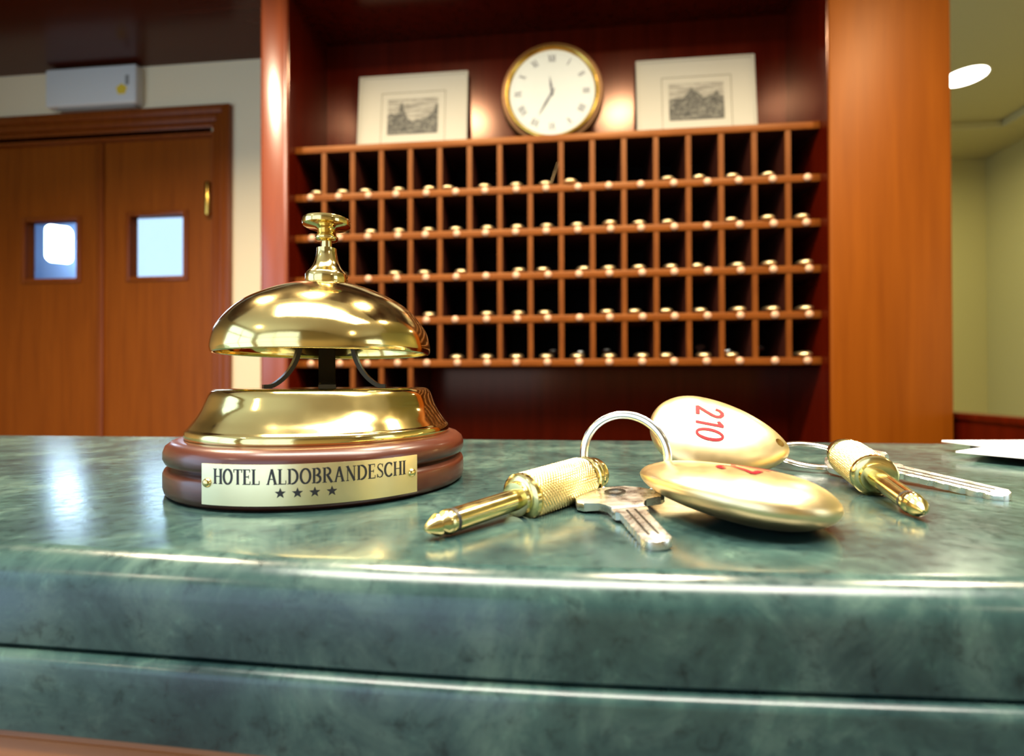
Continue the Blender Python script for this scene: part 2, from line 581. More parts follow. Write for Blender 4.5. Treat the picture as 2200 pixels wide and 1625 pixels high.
# door casing: stepped architrave
bm = bmesh.new()
for (ins, wd, y0) in ((0.0, 0.034, 1.928), (0.034, 0.030, 1.936), (0.064, 0.022, 1.946)):
    xr, xl, zt = -1.334 - ins, -2.534 + ins, 2.266 - ins
    box(bm, xr - wd, xr, y0, 1.952, 0, zt, 0.003)
    box(bm, xl, xl + wd, y0, 1.952, 0, zt, 0.003)
    box(bm, xl + wd, xr - wd, y0, 1.952, zt - wd, zt, 0.003)
box(bm, -1.425, -1.405, 1.95, 2.05, 0, 2.166)
box(bm, -2.465, -2.445, 1.95, 2.05, 0, 2.166)
box(bm, -2.445, -1.425, 1.95, 2.05, 2.150, 2.186)
struct('trim_2', bm, M['wood_frame'], smooth=30)


def swing_door(name, x0, x1, wx0, wx1, wz0, wz1, hinge_x=None):
    """door leaf with a square sight window"""
    y0, y1 = 1.966, 2.006
    bm = bmesh.new()
    box(bm, x0, wx0, y0, y1, 0.005, 2.149)
    box(bm, wx1, x1, y0, y1, 0.005, 2.149)
    box(bm, wx0, wx1, y0, y1, 0.005, wz0)
    box(bm, wx0, wx1, y0, y1, wz1, 2.149)
    d = struct(name, bm, M['wood_door'])
    bm = bmesh.new()
    bw = 0.016
    for (a, c_, e, f) in ((wx0 - bw, wx0 + .004, wz0 - bw, wz1 + bw), (wx1 - .004, wx1 + bw, wz0 - bw, wz1 + bw), (wx0, wx1, wz0 - bw, wz0 + .004), (wx0, wx1, wz1 - .004, wz1 + bw)):
        box(bm, a, c_, y0 - 0.007, y0 + 0.004, e, f, 0.003)
    obj('glazing_bead', bm, M['wood_frame'], d, 30)
    obj('window_pane', nb(wx0, wx1, 1.998, 2.001, wz0, wz1), M['glass'], d)
    return d


d1 = swing_door('door_1', -2.443, -1.937, -2.288, -2.040, 1.580, 1.830)
bm = bmesh.new()
box(bm, -1.950, -1.918, 1.958, 1.967, 0.005, 2.149, 0.003)
obj('meeting_strip', bm, M['wood_frame'], d1, 30)
d2 = swing_door('door_2', -1.931, -1.428, -1.802, -1.556, 1.578, 1.838)
bm = bmesh.new()
for zc in (1.890, 0.95, 0.3):
    mtx = Matrix.Translation((-1.440, 1.948, zc - 0.068))
    lathe(bm, [(0, -0.004), (0.010, 0), (0.013, 0.008), (0.013, 0.128), (0.010, 0.136), (0, 0.14)], 16, mtx)
    box(bm, -1.462, -1.440, 1.958, 1.967, zc - 0.062, zc + 0.062)
obj('hinge', bm, M['brass_clock'], d2, 40, label='brass hinge')

# room behind the doors
bm = bmesh.new()
box(bm, -4.6, -3.10, 3.2, 3.3, 0, 2.7)
box(bm, -2.35, -0.8, 3.2, 3.3, 0, 2.7)
box(bm, -3.10, -2.35, 3.2, 3.3, 0, 1.70)
box(bm, -3.10, -2.35, 3.2, 3.3, 2.50, 2.7)
struct('wall_back_room', bm, M['blue_wall'])
struct('wall_back_room_left', nb(-4.7, -4.6, 1.95, 3.3, 0, 2.7), M['blue_wall'])
struct('wall_back_room_right', nb(-0.9, -0.8, 2.07, 3.2, 0, 2.7), M['blue_wall'])
struct('wall_back_room_front', nb(-4.6, -2.6, 1.95, 2.07, 0, 2.7), M['blue_wall'])
struct('ceiling_back_room', nb(-4.7, -0.8, 2.07, 3.3, 2.62, 2.72), M['blue_wall'])
bm = bmesh.new()
for a in (-3.10, -2.38):
    box(bm, a, a + 0.03, 3.24, 3.28, 1.70, 2.50)
for a in (1.70, 2.47):
    box(bm, -3.10, -2.35, 3.24, 3.28, a, a + 0.03)
struct('window_1', bm, M['white_frame'])

# ------------------------------------------------------------------ left column, alcove, pillar
FY, PY, BY = 1.31, 1.35, 1.545        # front of the joinery, front of the rack, alcove back
struct('wall_column', nb(-0.8196, -0.7413, FY, 1.95, 0, 2.45, 0.010, 3), M['wood_column'], smooth=40)
struct('wall_pillar', nb(0.6447, 0.920, FY, 1.62, 0, 2.50, 0.006, 3), M['wood_pillar'], smooth=40)
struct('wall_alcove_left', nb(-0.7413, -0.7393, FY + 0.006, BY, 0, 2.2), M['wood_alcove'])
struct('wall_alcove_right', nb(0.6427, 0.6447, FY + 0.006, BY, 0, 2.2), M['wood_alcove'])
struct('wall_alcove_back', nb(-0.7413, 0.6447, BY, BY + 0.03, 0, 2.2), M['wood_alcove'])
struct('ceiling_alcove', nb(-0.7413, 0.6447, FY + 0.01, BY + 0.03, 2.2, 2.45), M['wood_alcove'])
# low wooden return beside the pillar
bm = bmesh.new()
box(bm, 0.935, 0.985, 0.30, 1.62, 0, 1.045)
box(bm, 0.930, 0.992, 0.30, 1.62, 1.045, 1.063, 0.004)
struct('wall_low_return', bm, M['wood_alcove'], smooth=40)

# ------------------------------------------------------------------ lobby shell behind the camera
bm = bmesh.new()
box(bm, -2.7, -2.5, -2.3, -2.2, 0, 2.5)
box(bm, -0.12, 3.1, -2.3, -2.2, 0, 2.5)
box(bm, -2.5, -0.12, -2.3, -2.2, 0, 0.08)
box(bm, -2.5, -0.12, -2.3, -2.2, 2.40, 2.5)
struct('wall_lobby_rear', bm, M['wall_lobby'])
bm = bmesh.new()
for a in (-2.50, -1.33, -0.16):
    box(bm, a, a + 0.04, -2.27, -2.23, 0.08, 2.40)
for a in (0.08, 1.02, 1.95, 2.36):
    box(bm, -2.5, -0.12, -2.27, -2.23, a, a + 0.04)
struct('window_2', bm, M['white_frame'])
bm = bmesh.new()
box(bm, -2.7, -2.6, -2.2, -2.0, 0, 2.5)
box(bm, -2.7, -2.6, 0.1, 1.95, 0, 2.5)
box(bm, -2.7, -2.6, -2.0, 0.1, 0, 0.08)
box(bm, -2.7, -2.6, -2.0, 0.1, 2.40, 2.5)
struct('wall_left', bm, M['wall_lobby'])
bm = bmesh.new()
for a in (-2.0, -0.97, 0.06):
    box(bm, -2.67, -2.63, a, a + 0.04, 0.08, 2.40)
for a in (0.08, 1.02, 1.95, 2.36):
    box(bm, -2.67, -2.63, -2.0, 0.1, a, a + 0.04)
struct('window_3', bm, M['white_frame'])
bm = bmesh.new()
box(bm, 3.0, 3.1, -2.2, -1.25, 0, 2.6)
box(bm, 3.0, 3.1, -0.15, 3.4, 0, 2.6)
box(bm, 3.0, 3.1, -1.25, -0.15, 0, 0.95)
box(bm, 3.0, 3.1, -1.25, -0.15, 2.15, 2.6)
struct('wall_lobby_right', bm, M['wall_lobby'])

# ================================================================== COUNTER
# plan curve of the front: almost straight, easing back a little to both sides
XS = [-1.9 + 0.02 * k for k in range(int(2.83 / 0.02) + 1)]


def ease(x):
    q = ((x + 0.01) / 0.115) ** 2
    return 0.0062 * (q / (1 + q))


def slab(bm, prof):
    """sweep a (depth-from-front, z) outline along the curved front"""
    rings = []
    for x in XS:
        e = ease(x)
        rings.append([bm.verts.new((x, (y + e) if y < 0.3 else y, z)) for y, z in prof])
    nP = len(prof)
    for A, B in zip(rings, rings[1:]):
        for k in range(nP):
            bm.faces.new((A[k], A[(k + 1) % nP], B[(k + 1) % nP], B[k]))
    bm.faces.new(rings[0])
    bm.faces.new(rings[-1][::-1])
    return bm


counter = thing('reception_counter', 'green marble reception counter with rounded double slab edge over orange wood', 'counter', (0, 0.2, 0))
counter_inv = Matrix.Translation((0, -0.2, 0))


def cobj(name, bm, material, smooth=None):
    bmesh.ops.transform(bm, matrix=counter_inv, verts=bm.verts)
    return obj(name, bm, material, counter, smooth)


r_ = 0.0085
prof = [(0.3515, 1.0785), (0.3515, 1.0985), (0.350, 1.1)]
yf = 0.1040
for k in range(9):
    a = pi / 2 + (pi / 2) * k / 8
    prof.append((yf + r_ + r_ * cos(a), 1.1 - r_ + r_ * sin(a)))
prof += [(yf, 1.0795), (yf + 0.001, 1.0785)]
cobj('upper_slab', slab(bmesh.new(), prof), M['marble'], 40)
yf2 = 0.1016
prof = [(0.3495, 1.0605), (0.3495, 1.0783), (yf2 + 0.0022, 1.0783)]
for k in range(5):
    a = pi / 2 + (pi / 2) * k / 4
    prof.append((yf2 + 0.0022 + 0.0022 * cos(a), 1.0783 - 0.0022 + 0.0022 * sin(a)))
prof += [(yf2, 1.0612), (yf2 + 0.0008, 1.0605)]
cobj('lower_slab', slab(bmesh.new(), prof), M['marble'], 40)
prof = [(0.34, 1.040), (0.34, 1.0605), (0.1035, 1.0605), (0.1028, 1.0590), (0.1046, 1.0572), (0.1032, 1.0555), (0.1032, 1.048), (0.107, 1.040)]
cobj('wood_moulding', slab(bmesh.new(), prof), M['wood_counter'], 40)
prof = [(0.335, 0.0), (0.335, 1.040), (0.110, 1.040), (0.110, 0.0)]
cobj('front_panel', slab(bmesh.new(), prof), M['wood_counter'], 40)

# ================================================================== BELL
BX, BYY = -0.0980, 0.2042
bell = thing('reception_bell', 'brass reception bell with domed gong on round engraved wooden base', 'bell', (BX, BYY, 1.1))
pf = [(0, 0.0), (0.0545, 0.0), (0.0560, 0.0012), (0.0565, 0.0030), (0.0565, 0.0078), (0.0560, 0.0090), (0.0546, 0.0098), (0.0540, 0.0103), (0.0546, 0.0108),
      (0.0558, 0.0115), (0.0565, 0.0130), (0.0565, 0.0152), (0.0558, 0.0172), (0.0540, 0.0187), (0.0515, 0.0193), (0.0490, 0.0194), (0, 0.0194)]
obj('wooden_base', lathe(bmesh.new(), pf, 160), M['wood_base'], bell, 40)
# engraved plate bent round the base
RP, AZ0, AZ1, Z0, Z1 = 0.0570, radians(-14.3), radians(56.6), 0.0022, 0.0149
azm = (AZ0 + AZ1) / 2


def on_base(rad, az, z):
    return (rad * sin(az), -rad * cos(az), z)


bm = bmesh.new()
NA = 48
cols = []
for k in range(NA + 1):
    az = AZ0 + (AZ1 - AZ0) * k / NA
    cols.append([bm.verts.new(on_base(q, az, z)) for q, z in ((RP - 0.0008, Z0), (RP - 0.0008, Z1), (RP, Z1), (RP, Z0))])
for A, B in zip(cols, cols[1:]):
    for k in range(4):
        bm.faces.new((A[k], A[(k + 1) % 4], B[(k + 1) % 4], B[k]))
bm.faces.new(cols[0])
bm.faces.new(cols[-1])
plate = obj('nameplate', bm, M['brass_plate'], bell, 30, label='engraved brass nameplate')
fm = lambda u_, v_: on_base(RP + 0.00010, azm + u_ / RP, v_)
q = text_quads('HOTEL ALDOBRANDESCHI', 0.0047, 0.0612)
q = [[(x - 0.0000, y + 0.0088) for x, y in f] for f in q]
for k in range(4):
    q += star_quads(-0.0090 + 0.0050 * k, 0.0061, 0.0017)
obj('lettering', quads_mesh(q, fm), M['ink'], plate)
for az in (AZ0 + 0.040, AZ1 - 0.040):
    bm = bmesh.new()
    mtx = Matrix.Translation(on_base(RP, az, 0.0090)) @ Matrix.Rotation(az, 4, 'Z') @ Matrix.Rotation(pi / 2, 4, 'X')
    lathe(bm, [(0.0015, -0.0002), (0.0015, 0.0002), (0.0011, 0.0008), (0.0006, 0.0010), (0, 0.0011)], 20, mtx)
    obj('plate_pin', bm, M['brass'], plate, 50)
# flared brass foot
pf = [(0.0500, 0.0194), (0.0503, 0.0202), (0.0502, 0.0222), (0.0496, 0.0229)]
pf += smooth_prof([(0.0492, 0.0232), (0.0482, 0.0246), (0.0465, 0.0270), (0.0448, 0.0300), (0.0436, 0.0330), (0.0426, 0.0355), (0.0415, 0.0370), (0.0400, 0.0376)], 5)
pf += [(0.030, 0.0377), (0.0, 0.0377)]
obj('brass_foot', lathe(bmesh.new(), pf, 160), M['brass'], bell, 50)
# spider of dark steel legs
for k, a in enumerate((radians(-52), radians(26), radians(104), radians(206))):
    dr = Vector((sin(a), -cos(a), 0))
    wd = Vector((cos(a), sin(a), 0))
    pts = [dr * r0 + Vector((0, 0, z0)) for r0, z0 in smooth_prof([(0.0240, 0.0383), (0.0205, 0.0388), (0.0160, 0.0425), (0.0125, 0.0480), (0.0105, 0.0550), (0.0095, 0.0640), (0.0085, 0.0700)], 4)]
    obj('bracket_leg', strip(bmesh.new(), pts, 0.0062, 0.0016, wd), M['dark_steel'], bell, 40)
# gong dome with thickness
outer = smooth_prof([(0.0421, 0.0518), (0.0424, 0.0545), (0.0413, 0.0597), (0.0390, 0.0640), (0.0345, 0.0693), (0.0285, 0.0737), (0.0190, 0.0782), (0.0100, 0.0808), (0.0040, 0.0816)], 6)
inner = [(max(r0 - 0.0011, 0.0), z0 - 0.0013 if z0 > 0.053 else z0) for r0, z0 in outer][::-1]
pf = outer[::-1] + [(0.0418, 0.0515), (0.0414, 0.0515)] + inner[::-1]
obj('gong_dome', lathe(bmesh.new(), [(0, 0.0817)] + pf + [(0, 0.0803)], 160), M['brass'], bell, 50)
pf = [(0.0082, 0.0812), (0.0084, 0.0822), (0.0084, 0.0846), (0.0078, 0.0854)]
pf += smooth_prof([(0.0076, 0.0856), (0.0062, 0.0872), (0.0050, 0.0894), (0.0043, 0.0920), (0.0040, 0.0942)], 4) + [(0.0040, 0.0956), (0.0030, 0.0958), (0, 0.0958)]
obj('neck', lathe(bmesh.new(), pf, 64), M['brass'], bell, 45)
pf = [(0.0021, 0.0950), (0.0021, 0.0985), (0.0040, 0.0988), (0.0046, 0.0995), (0.0046, 0.1004), (0.0038, 0.1012), (0.0036, 0.1035), (0.0046, 0.1040),
      (0.0082, 0.1044), (0.0094, 0.1051), (0.0097, 0.1064), (0.0093, 0.1077), (0.0078, 0.1083), (0.0050, 0.1087), (0, 0.1088)]
obj('push_button', lathe(bmesh.new(), pf, 72), M['brass'], bell, 45)


# ================================================================== KEY SETS
FL, FW, FT = 0.0580, 0.0415, 0.0150


def fob_outline(n_=72):
    """teardrop in the xy plane, narrow end at -x, polar about the fat part"""
    pts = []
    cx = 0.0085                      # centre of the fat end
    ra = FL / 2 - cx                 # to the fat tip
    rb = FL / 2 + cx                 # to the narrow tip
    for k in range(n_):
        a = 2 * pi * k / n_
        ca, sa = cos(a), sin(a)
        if ca >= 0:
            x, y = ra * ca, FW / 2 * sa
        else:
            x = rb * ca
            s_ = abs(sa)
            y = math.copysign(FW / 2 * (0.45 * s_ + 0.55 * s_ ** 1.6), sa)
        pts.append((cx + x, y))
    return pts, cx


OUT, FCX = fob_outline()


def fob_height(r):
    return FT / 2 * max(1 - r ** 2.6, 0.0) ** 0.56


def fob_r(x, y):
    a = atan2(y, x - FCX)
    d = sqrt((x - FCX) ** 2 + y * y)
    # outline radius along this direction
    best = None
    for k in range(len(OUT)):
        x0, y0 = OUT[k]
        x1, y1 = OUT[(k + 1) % len(OUT)]
        ux, uy = cos(a), sin(a)
        ex, ey = x1 - x0, y1 - y0
        den = ux * ey - uy * ex
        if abs(den) < 1e-12:
            continue
        t_ = ((x0 - FCX) * ey - y0 * ex) / den
        s_ = ((x0 - FCX) * uy - y0 * ux) / den
        if t_ > 0 and -1e-6 <= s_ <= 1 + 1e-6:
            best = t_
            break
    return min(d / best, 1.0) if best else 0.0


def fob_mesh(hole=True):
    bm = bmesh.new()
    rs = [0.0, 0.15, 0.3, 0.45, 0.58, 0.7, 0.8, 0.87, 0.92, 0.96, 0.985, 1.0]
    layers = [(r, fob_height(r)) for r in rs] + [(r, -fob_height(r)) for r in rs[-2::-1]]
    rings = []
    for r, h in layers:
        if r == 0:
            rings.append([bm.verts.new((FCX, 0, h))])
        else:
            rings.append([bm.verts.new((FCX + (x - FCX) * r, y * r, h)) for x, y in OUT])
    nn = len(OUT)
    for A, B in zip(rings, rings[1:]):
        for k in range(nn):
            k2 = (k + 1) % nn
            if len(A) == 1:
                bm.faces.new((A[0], B[k], B[k2]))
            elif len(B) == 1:
                bm.faces.new((A[k], A[k2], B[0]))
            else:
                bm.faces.new((A[k], A[k2], B[k2], B[k]))
    return bm


def bore(o, hole_x, rad):
    """drill the ring hole through the narrow end"""
    bm = bmesh.new()
    lathe(bm, [(0, -0.02), (rad, -0.02), (rad, 0.02), (0, 0.02)], 24, Matrix.Translation((hole_x, 0, 0)))
    bmesh.ops.recalc_face_normals(bm, faces=bm.faces)
    me = bpy.data.meshes.new('drill')
    bm.to_mesh(me)
    bm.free()
    c_ = bpy.data.objects.new('drill', me)
    COL.objects.link(c_)
    c_.matrix_world = o.matrix_world
    md = o.modifiers.new('bore', 'BOOLEAN')
    md.object = c_
    md.operation = 'DIFFERENCE'
    md.solver = 'EXACT'
    bpy.context.view_layer.update()
    dg = bpy.context.evaluated_depsgraph_get()
    new = bpy.data.meshes.new_from_object(o.evaluated_get(dg))
    o.modifiers.remove(md)
    o.data = new
    bpy.data.objects.remove(c_)
    new.polygons.foreach_set('use_smooth', [True] * len(new.polygons))
    new.set_sharp_from_angle(angle=radians(50))


D210 = {
    '2': ribbon([(0.06, 0.74), (0.10, 0.88), (0.22, 0.97), (0.36, 0.97), (0.48, 0.88), (0.51, 0.74), (0.46, 0.60), (0.30, 0.36), (0.05, 0.05)], 0.15) + rect(0.03, 0.55, 0, 0.15),
    '1': rect(0.20, 0.345, 0, 1) + ribbon([(0.05, 0.80), (0.26, 0.96)], 0.13),
    '0': arc(0.28, 0.5, 0.235, 0.455, 0, 360, 0.15, 0.095, 32),
}


def fob_number(parent, height=0.0115, cx=0.0055):
    """digits read across the fob, tops towards the ring hole"""
    quads = []
    adv = {'2': 0.72, '1': 0.52, '0': 0.66}
    tot = sum(adv[c_] for c_ in '210') * height * 0.90
    x = -tot / 2
    for c_ in '210':
        for f in D210[c_]:
            quads.append([(x + px * height * 0.90, (py - 0.5) * height) for px, py in f])
        x += adv[c_] * height * 0.90
    # text right -> local +y direction mirrored so that text up points to -x (the hole)
    def fmap(u_, v_):
        px, py = cx - v_, u_
        return (px, py, fob_height(fob_r(px, py)) + 0.00022)
    return obj('room_number', quads_mesh(quads, fmap, 3), M['red'], parent, label='red room number 210')


def make_fob(label, mtx, flat_number=True):
    o = obj('key_fob', fob_mesh(), M['brass_fob'], None, 60)
    o.matrix_world = mtx
    tag(o, label, 'key fob', 'brass key fobs on the counter')
    bore(o, -FL / 2 + 0.0052, 0.0019)
    fob_number(o)
    return o


def fob_mtx(center, xaxis, zaxis):
    return frame_mtx(center, xaxis, zaxis)


# near fob lies flat on the counter, far fob leans with its face to the camera
fobA = make_fob('gold teardrop key fob lying flat on the counter, red digits on top', fob_mtx((0.0478, 0.1560, 1.1080), (0.74, -0.67, -0.06), (0.02, 0.12, 1)))
fobB = make_fob('pale gold key fob tilted up to show red number 210', fob_mtx((0.0660, 0.2280, 1.1160), (-0.97, 0.07, 0.18), (-0.05, -0.70, 0.71)))


def split_ring(center, u_, v_, rad, label):
    c_, U, V = Vector(center), Vector(u_).normalized(), Vector(v_)
    V = (V - U * V.dot(U)).normalized()
    N = U.cross(V)
    bm = bmesh.new()
    turns, nseg = 1.9, 120
    pts = []
    for k in range(nseg + 1):
        f = k / nseg
        a = 2 * pi * turns * f - 0.6
        h = (f - 0.5) * 0.0019
        pts.append((U * cos(a) + V * sin(a)) * rad + N * h)
    # flat wire: wide along the radius
    rings = []
    for k, p in enumerate(pts):
        rd = p - N * p.dot(N)
        rd.normalize()
        ring = []
        for j in range(10):
            b_ = 2 * pi * j / 10
            ring.append(bm.verts.new(p + rd * 0.0013 * cos(b_) + N * 0.00062 * sin(b_)))
        rings.append(ring)
    for A, B in zip(rings, rings[1:]):
        for j in range(10):
            bm.faces.new((A[j], A[(j + 1) % 10], B[(j + 1) % 10], B[j]))
    bm.faces.new(rings[0])
    bm.faces.new(rings[-1])
    o = obj('split_ring', bm, M['steel'], None, 50)
    o.location = c_
    tag(o, label, 'key ring', 'steel split rings on the counter')
    return o


split_ring((0.0203, 0.1760, 1.1145), (0.0265, -0.010, 0), (0, 0, 1), 0.0142, 'steel split ring standing upright between gold plug and near fob')
split_ring((0.1130, 0.2480, 1.1058), (0.97, -0.10, 0.0), (0.1, 0.97, 0.26), 0.0142, 'steel split ring lying behind, joining fob 210 to its plug')


def jack_plug(rear, tip, label):
    R_, T_ = Vector(rear), Vector(tip)
    mm = frame_mtx(R_, T_ - R_)
    t = thing('jack_plug', label, 'jack plug', mtx=mm, group='gold jack plugs on the key rings')
    L = (T_ - R_).length
    ax = Matrix.Rotation(pi / 2, 4, 'Y')      # z of the lathe -> local x
    s0 = L - 0.0345                           # where the shaft starts
    # barrel with knurled grip
    zz = [0.011 + (s0 - 0.0135) * 0 + k * (s0 - 0.003 - 0.011) / 90 for k in range(91)]

    def knurl(a, z):
        if z < 0.0109 or z > s0 - 0.0029:
            return 0.0
        return 0.00026 * (abs(sin(14 * a + z * 2600)) + abs(sin(14 * a - z * 2600)) - 1.0)
    pf = [(0, 0.0104), (0.0058, 0.0104), (0.0068, 0.0106)] + [(0.0071, z) for z in zz] + [(0.0066, s0 - 0.0028), (0, s0 - 0.0028)]
    obj('barrel', lathe(bmesh.new(), pf, 168, ax, knurl), M['brass_knurl'], t, None, label='knurled gold barrel')
    # ribbed end with the ring hole collar
    pf = [(0, 0.0), (0.0040, 0.0), (0.0052, 0.0006), (0.0057, 0.0016), (0.0057, 0.0034), (0.0050, 0.0040), (0.0050, 0.0052), (0.0066, 0.0056), (0.0069, 0.0066), (0.0067, 0.0074),
          (0.0060, 0.0078), (0.0060, 0.0086), (0.0068, 0.0090), (0.0070, 0.0100), (0.0066, 0.0104), (0, 0.0104)]
    obj('ribbed_end', lathe(bmesh.new(), pf, 48, ax), M['brass_gold'], t, 40)
    pf = [(0, s0 - 0.0028), (0.0067, s0 - 0.0028), (0.0073, s0 - 0.0022), (0.0073, s0 - 0.0008), (0.0066, s0 - 0.0002), (0.0052, s0), (0.0050, s0 + 0.0016), (0.0036, s0 + 0.0018), (0, s0 + 0.0018)]
    obj('collar', lathe(bmesh.new(), pf, 64, ax), M['brass_gold'], t, 35)
    tip0 = L - 0.0085
    obj('shaft', lathe(bmesh.new(), [(0, s0), (0.00315, s0), (0.00315, tip0 - 0.0011), (0, tip0 - 0.0011)], 48, ax), M['brass_gold'], t, 40)
    obj('insulator_ring', lathe(bmesh.new(), [(0, tip0 - 0.0011), (0.00313, tip0 - 0.0011), (0.00313, tip0), (0, tip0)], 48, ax), M['black'], t, 40, label='black insulating ring')
    pf = [(0, tip0), (0.00315, tip0), (0.0033, tip0 + 0.0012), (0.0029, tip0 + 0.0026), (0.0019, tip0 + 0.0036), (0.0018, tip0 + 0.0040), (0.0029, tip0 + 0.0046), (0.0027, tip0 + 0.0052), (0.0011, tip0 + 0.0078), (0.0004, tip0 + 0.0085), (0, L)]
    obj('plug_tip', lathe(bmesh.new(), pf, 48, ax), M['brass_gold'], t, 40)
    return t


jack_plug((0.0120, 0.1850, 1.1074), (-0.0345, 0.1250, 1.1033), 'gold jack plug pointing its tip towards the bell base')
jack_plug((0.1143, 0.2250, 1.1106), (0.1010, 0.1555, 1.1030), 'gold jack plug beside the pale key, behind the near fob')


def room_key(center, blade_end, wide, label):
    """center of the bow, end of the blade, direction of the bow's width"""
    C_, E_ = Vector(center), Vector(blade_end)
    x = (E_ - C_)
    L = x.length
    z = x.cross(Vector(wide))
    if z.z < 0:
        z = -z
    mm = frame_mtx(C_, x, z)
    t = thing('room_key', label, 'key', mtx=mm, group='silver room keys on the counter')
    th = 0.0012
    half = [(-0.0135, 0.0), (-0.0130, 0.0050), (-0.0095, 0.0095), (-0.0045, 0.0132), (0.0010, 0.0136), (0.0032, 0.0118), (0.0036, 0.0072), (0.0060, 0.0054), (0.0100, 0.0050)]
    out = half + [(x_, -y_) for x_, y_ in half[::-1] if y_ > 0]
    bm = bmesh.new()
    prism(bm, out, -th, th, 0.0005)
    bow = obj('bow', bm, M['steel_key'], t, 35)
    bm = bmesh.new()
    lathe(bm, [(0.0022, th - 0.0001), (0.0034, th - 0.0001), (0.0034, th + 0.0004), (0.0022, th + 0.0004), (0.0022, th - 0.0001)], 24, Matrix.Translation((-0.0058, 0, 0)))
    obj('ring_eye', bm, M['dark_steel'], bow, 30)
    # blade with side notches and milled grooves
    pts = [(0.0098, -0.0050)]
    pts += [(0.0120, -0.0052), (0.0138, -0.0048), (0.0142, -0.0036)]
    nb_ = 6
    xs = 0.0160
    step = (L - 0.0035 - xs) / nb_
    for k in range(nb_):
        a = xs + step * k
        pts += [(a, -0.0036), (a + step * 0.35, -0.0036), (a + step * 0.55, -0.0031), (a + step * 0.75, -0.0036)]
    pts += [(L - 0.0022, -0.0036), (L - 0.0004, -0.0024), (L, -0.0008), (L - 0.0003, 0.0018), (L - 0.0020, 0.0036)]
    pts += [(0.0142, 0.0036), (0.0138, 0.0048), (0.0120, 0.0052), (0.0098, 0.0050)]
    bm = bmesh.new()
    prism(bm, pts, -th * 0.95, th * 0.95, 0.0003)
    obj('blade', bm, M['steel_key'], t, 35)
    bm = bmesh.new()
    for yy in (-0.0012, 0.0012):
        box(bm, 0.0125, L - 0.0045, yy - 0.00035, yy + 0.00035, th * 0.95 - 0.0002, th * 0.95 + 0.00006)
    obj('milled_groove', bm, M['dark_steel'], t)
    return t


keyA = room_key((0.0172, 0.1610, 1.1030), (0.0225, 0.1235, 1.1013), (0.024, 0.004, 0.002), 'worn silver key pointing forward beside the near gold fob')
keyB = room_key((0.1250, 0.2300, 1.1052), (0.1465, 0.1850, 1.1013), (0.0453, 0.0175, 0.012), 'shiny silver key lying beside the rear gold plug')

# ================================================================== PAPERS ON THE COUNTER
def flat_obj(name, pts, z0, z1, material, label, cat, group=None, bev=0.0003):
    bm = bmesh.new()
    prism(bm, pts, z0, z1, bev)
    return tag(obj(name, bm, material, None, 40), label, cat, group)


flat_obj('leaflet_shade_slab', [(0.2290, 0.2850), (0.2290, 0.2440), (0.3300, 0.2300), (0.3300, 0.3300), (0.2400, 0.3300)], 1.1001, 1.1036, M['black'],  # added black slab, its colour stands in for shade under the leaflets
         'low black slab added for the shade under the white leaflets at the edge of the view', 'shade slab')
flat_obj('leaflet', [(0.1955, 0.2780), (0.2125, 0.2570), (0.3300, 0.2350), (0.3300, 0.3150), (0.2500, 0.3150)], 1.1037, 1.1047, M['paper'],
         'lower white leaflet reaching out over the added slab towards the silver key', 'leaflet', 'white leaflets on the black tray')
flat_obj('leaflet', [(0.2155, 0.3170), (0.2240, 0.2760), (0.3300, 0.2600), (0.3300, 0.3290)], 1.1048, 1.1058, M['paper'],
         'upper white leaflet on the added slab, farther from the silver key', 'leaflet', 'white leaflets on the black tray')

# ================================================================== KEY RACK
DX = [-0.7381 + 0.0815 * k for k in range(18)]          # cell boundaries
SZ = [1.783, 1.650, 1.537, 1.421, 1.306, 1.190]          # shelf board centres
rack = thing('pigeonhole_rack', 'wooden wall rack of open pigeonholes holding room keys', 'key rack', (0, PY, 1.06))
ri = Matrix.Translation((0, -PY, -1.06))


def robj(name, bm, material, parent=rack, smooth=None):
    bmesh.ops.transform(bm, matrix=ri, verts=bm.verts)
    return obj(name, bm, material, parent, smooth)


disc_me = None
for k, z in enumerate(SZ):
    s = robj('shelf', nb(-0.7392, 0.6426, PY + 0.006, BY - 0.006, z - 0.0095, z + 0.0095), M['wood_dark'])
    robj('front_edge', nb(-0.7392, 0.6426, PY, PY + 0.0062, z - 0.0095, z + 0.0095, 0.002), M['wood_rack'], s, 40)  # separate strip keeps the front edge free of the painted shade
    if k == 0:
        continue
    for c_ in range(17):
        if k == 5 and c_ == 1:
            pass
        xc = (DX[c_] + DX[c_ + 1]) / 2 + 0.004 + random.uniform(-0.003, 0.003)
        if disc_me is None:
            bm = bmesh.new()
            lathe(bm, [(0.0098, 0), (0.0098, 0.0015), (0.0080, 0.0042), (0.0045, 0.0056), (0, 0.0060)], 24, Matrix.Rotation(pi / 2, 4, 'X'))
            d = obj('number_disc', bm, M['disc'], s, 40)
            disc_me = d.data
        else:
            d = bpy.data.objects.new('number_disc', disc_me)
            COL.objects.link(d)
            d.parent = s
        d.location = (xc, 0.0004, z - 1.06 + 0.001)
for k in range(1, 17):
    bot = 1.070 if k <= 4 else SZ[5]
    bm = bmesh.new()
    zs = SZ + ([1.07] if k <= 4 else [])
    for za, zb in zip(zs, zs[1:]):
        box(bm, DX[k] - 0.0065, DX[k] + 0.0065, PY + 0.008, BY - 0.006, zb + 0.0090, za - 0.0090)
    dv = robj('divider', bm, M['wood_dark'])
    bm = bmesh.new()
    for za, zb in zip(zs, zs[1:]):
        box(bm, DX[k] - 0.0065, DX[k] + 0.0065, PY + 0.002, PY + 0.0082, zb + 0.0090, za - 0.0090)
    robj('front_edge', bm, M['wood_cell'], dv)  # front strip without the shade colour of the divider board
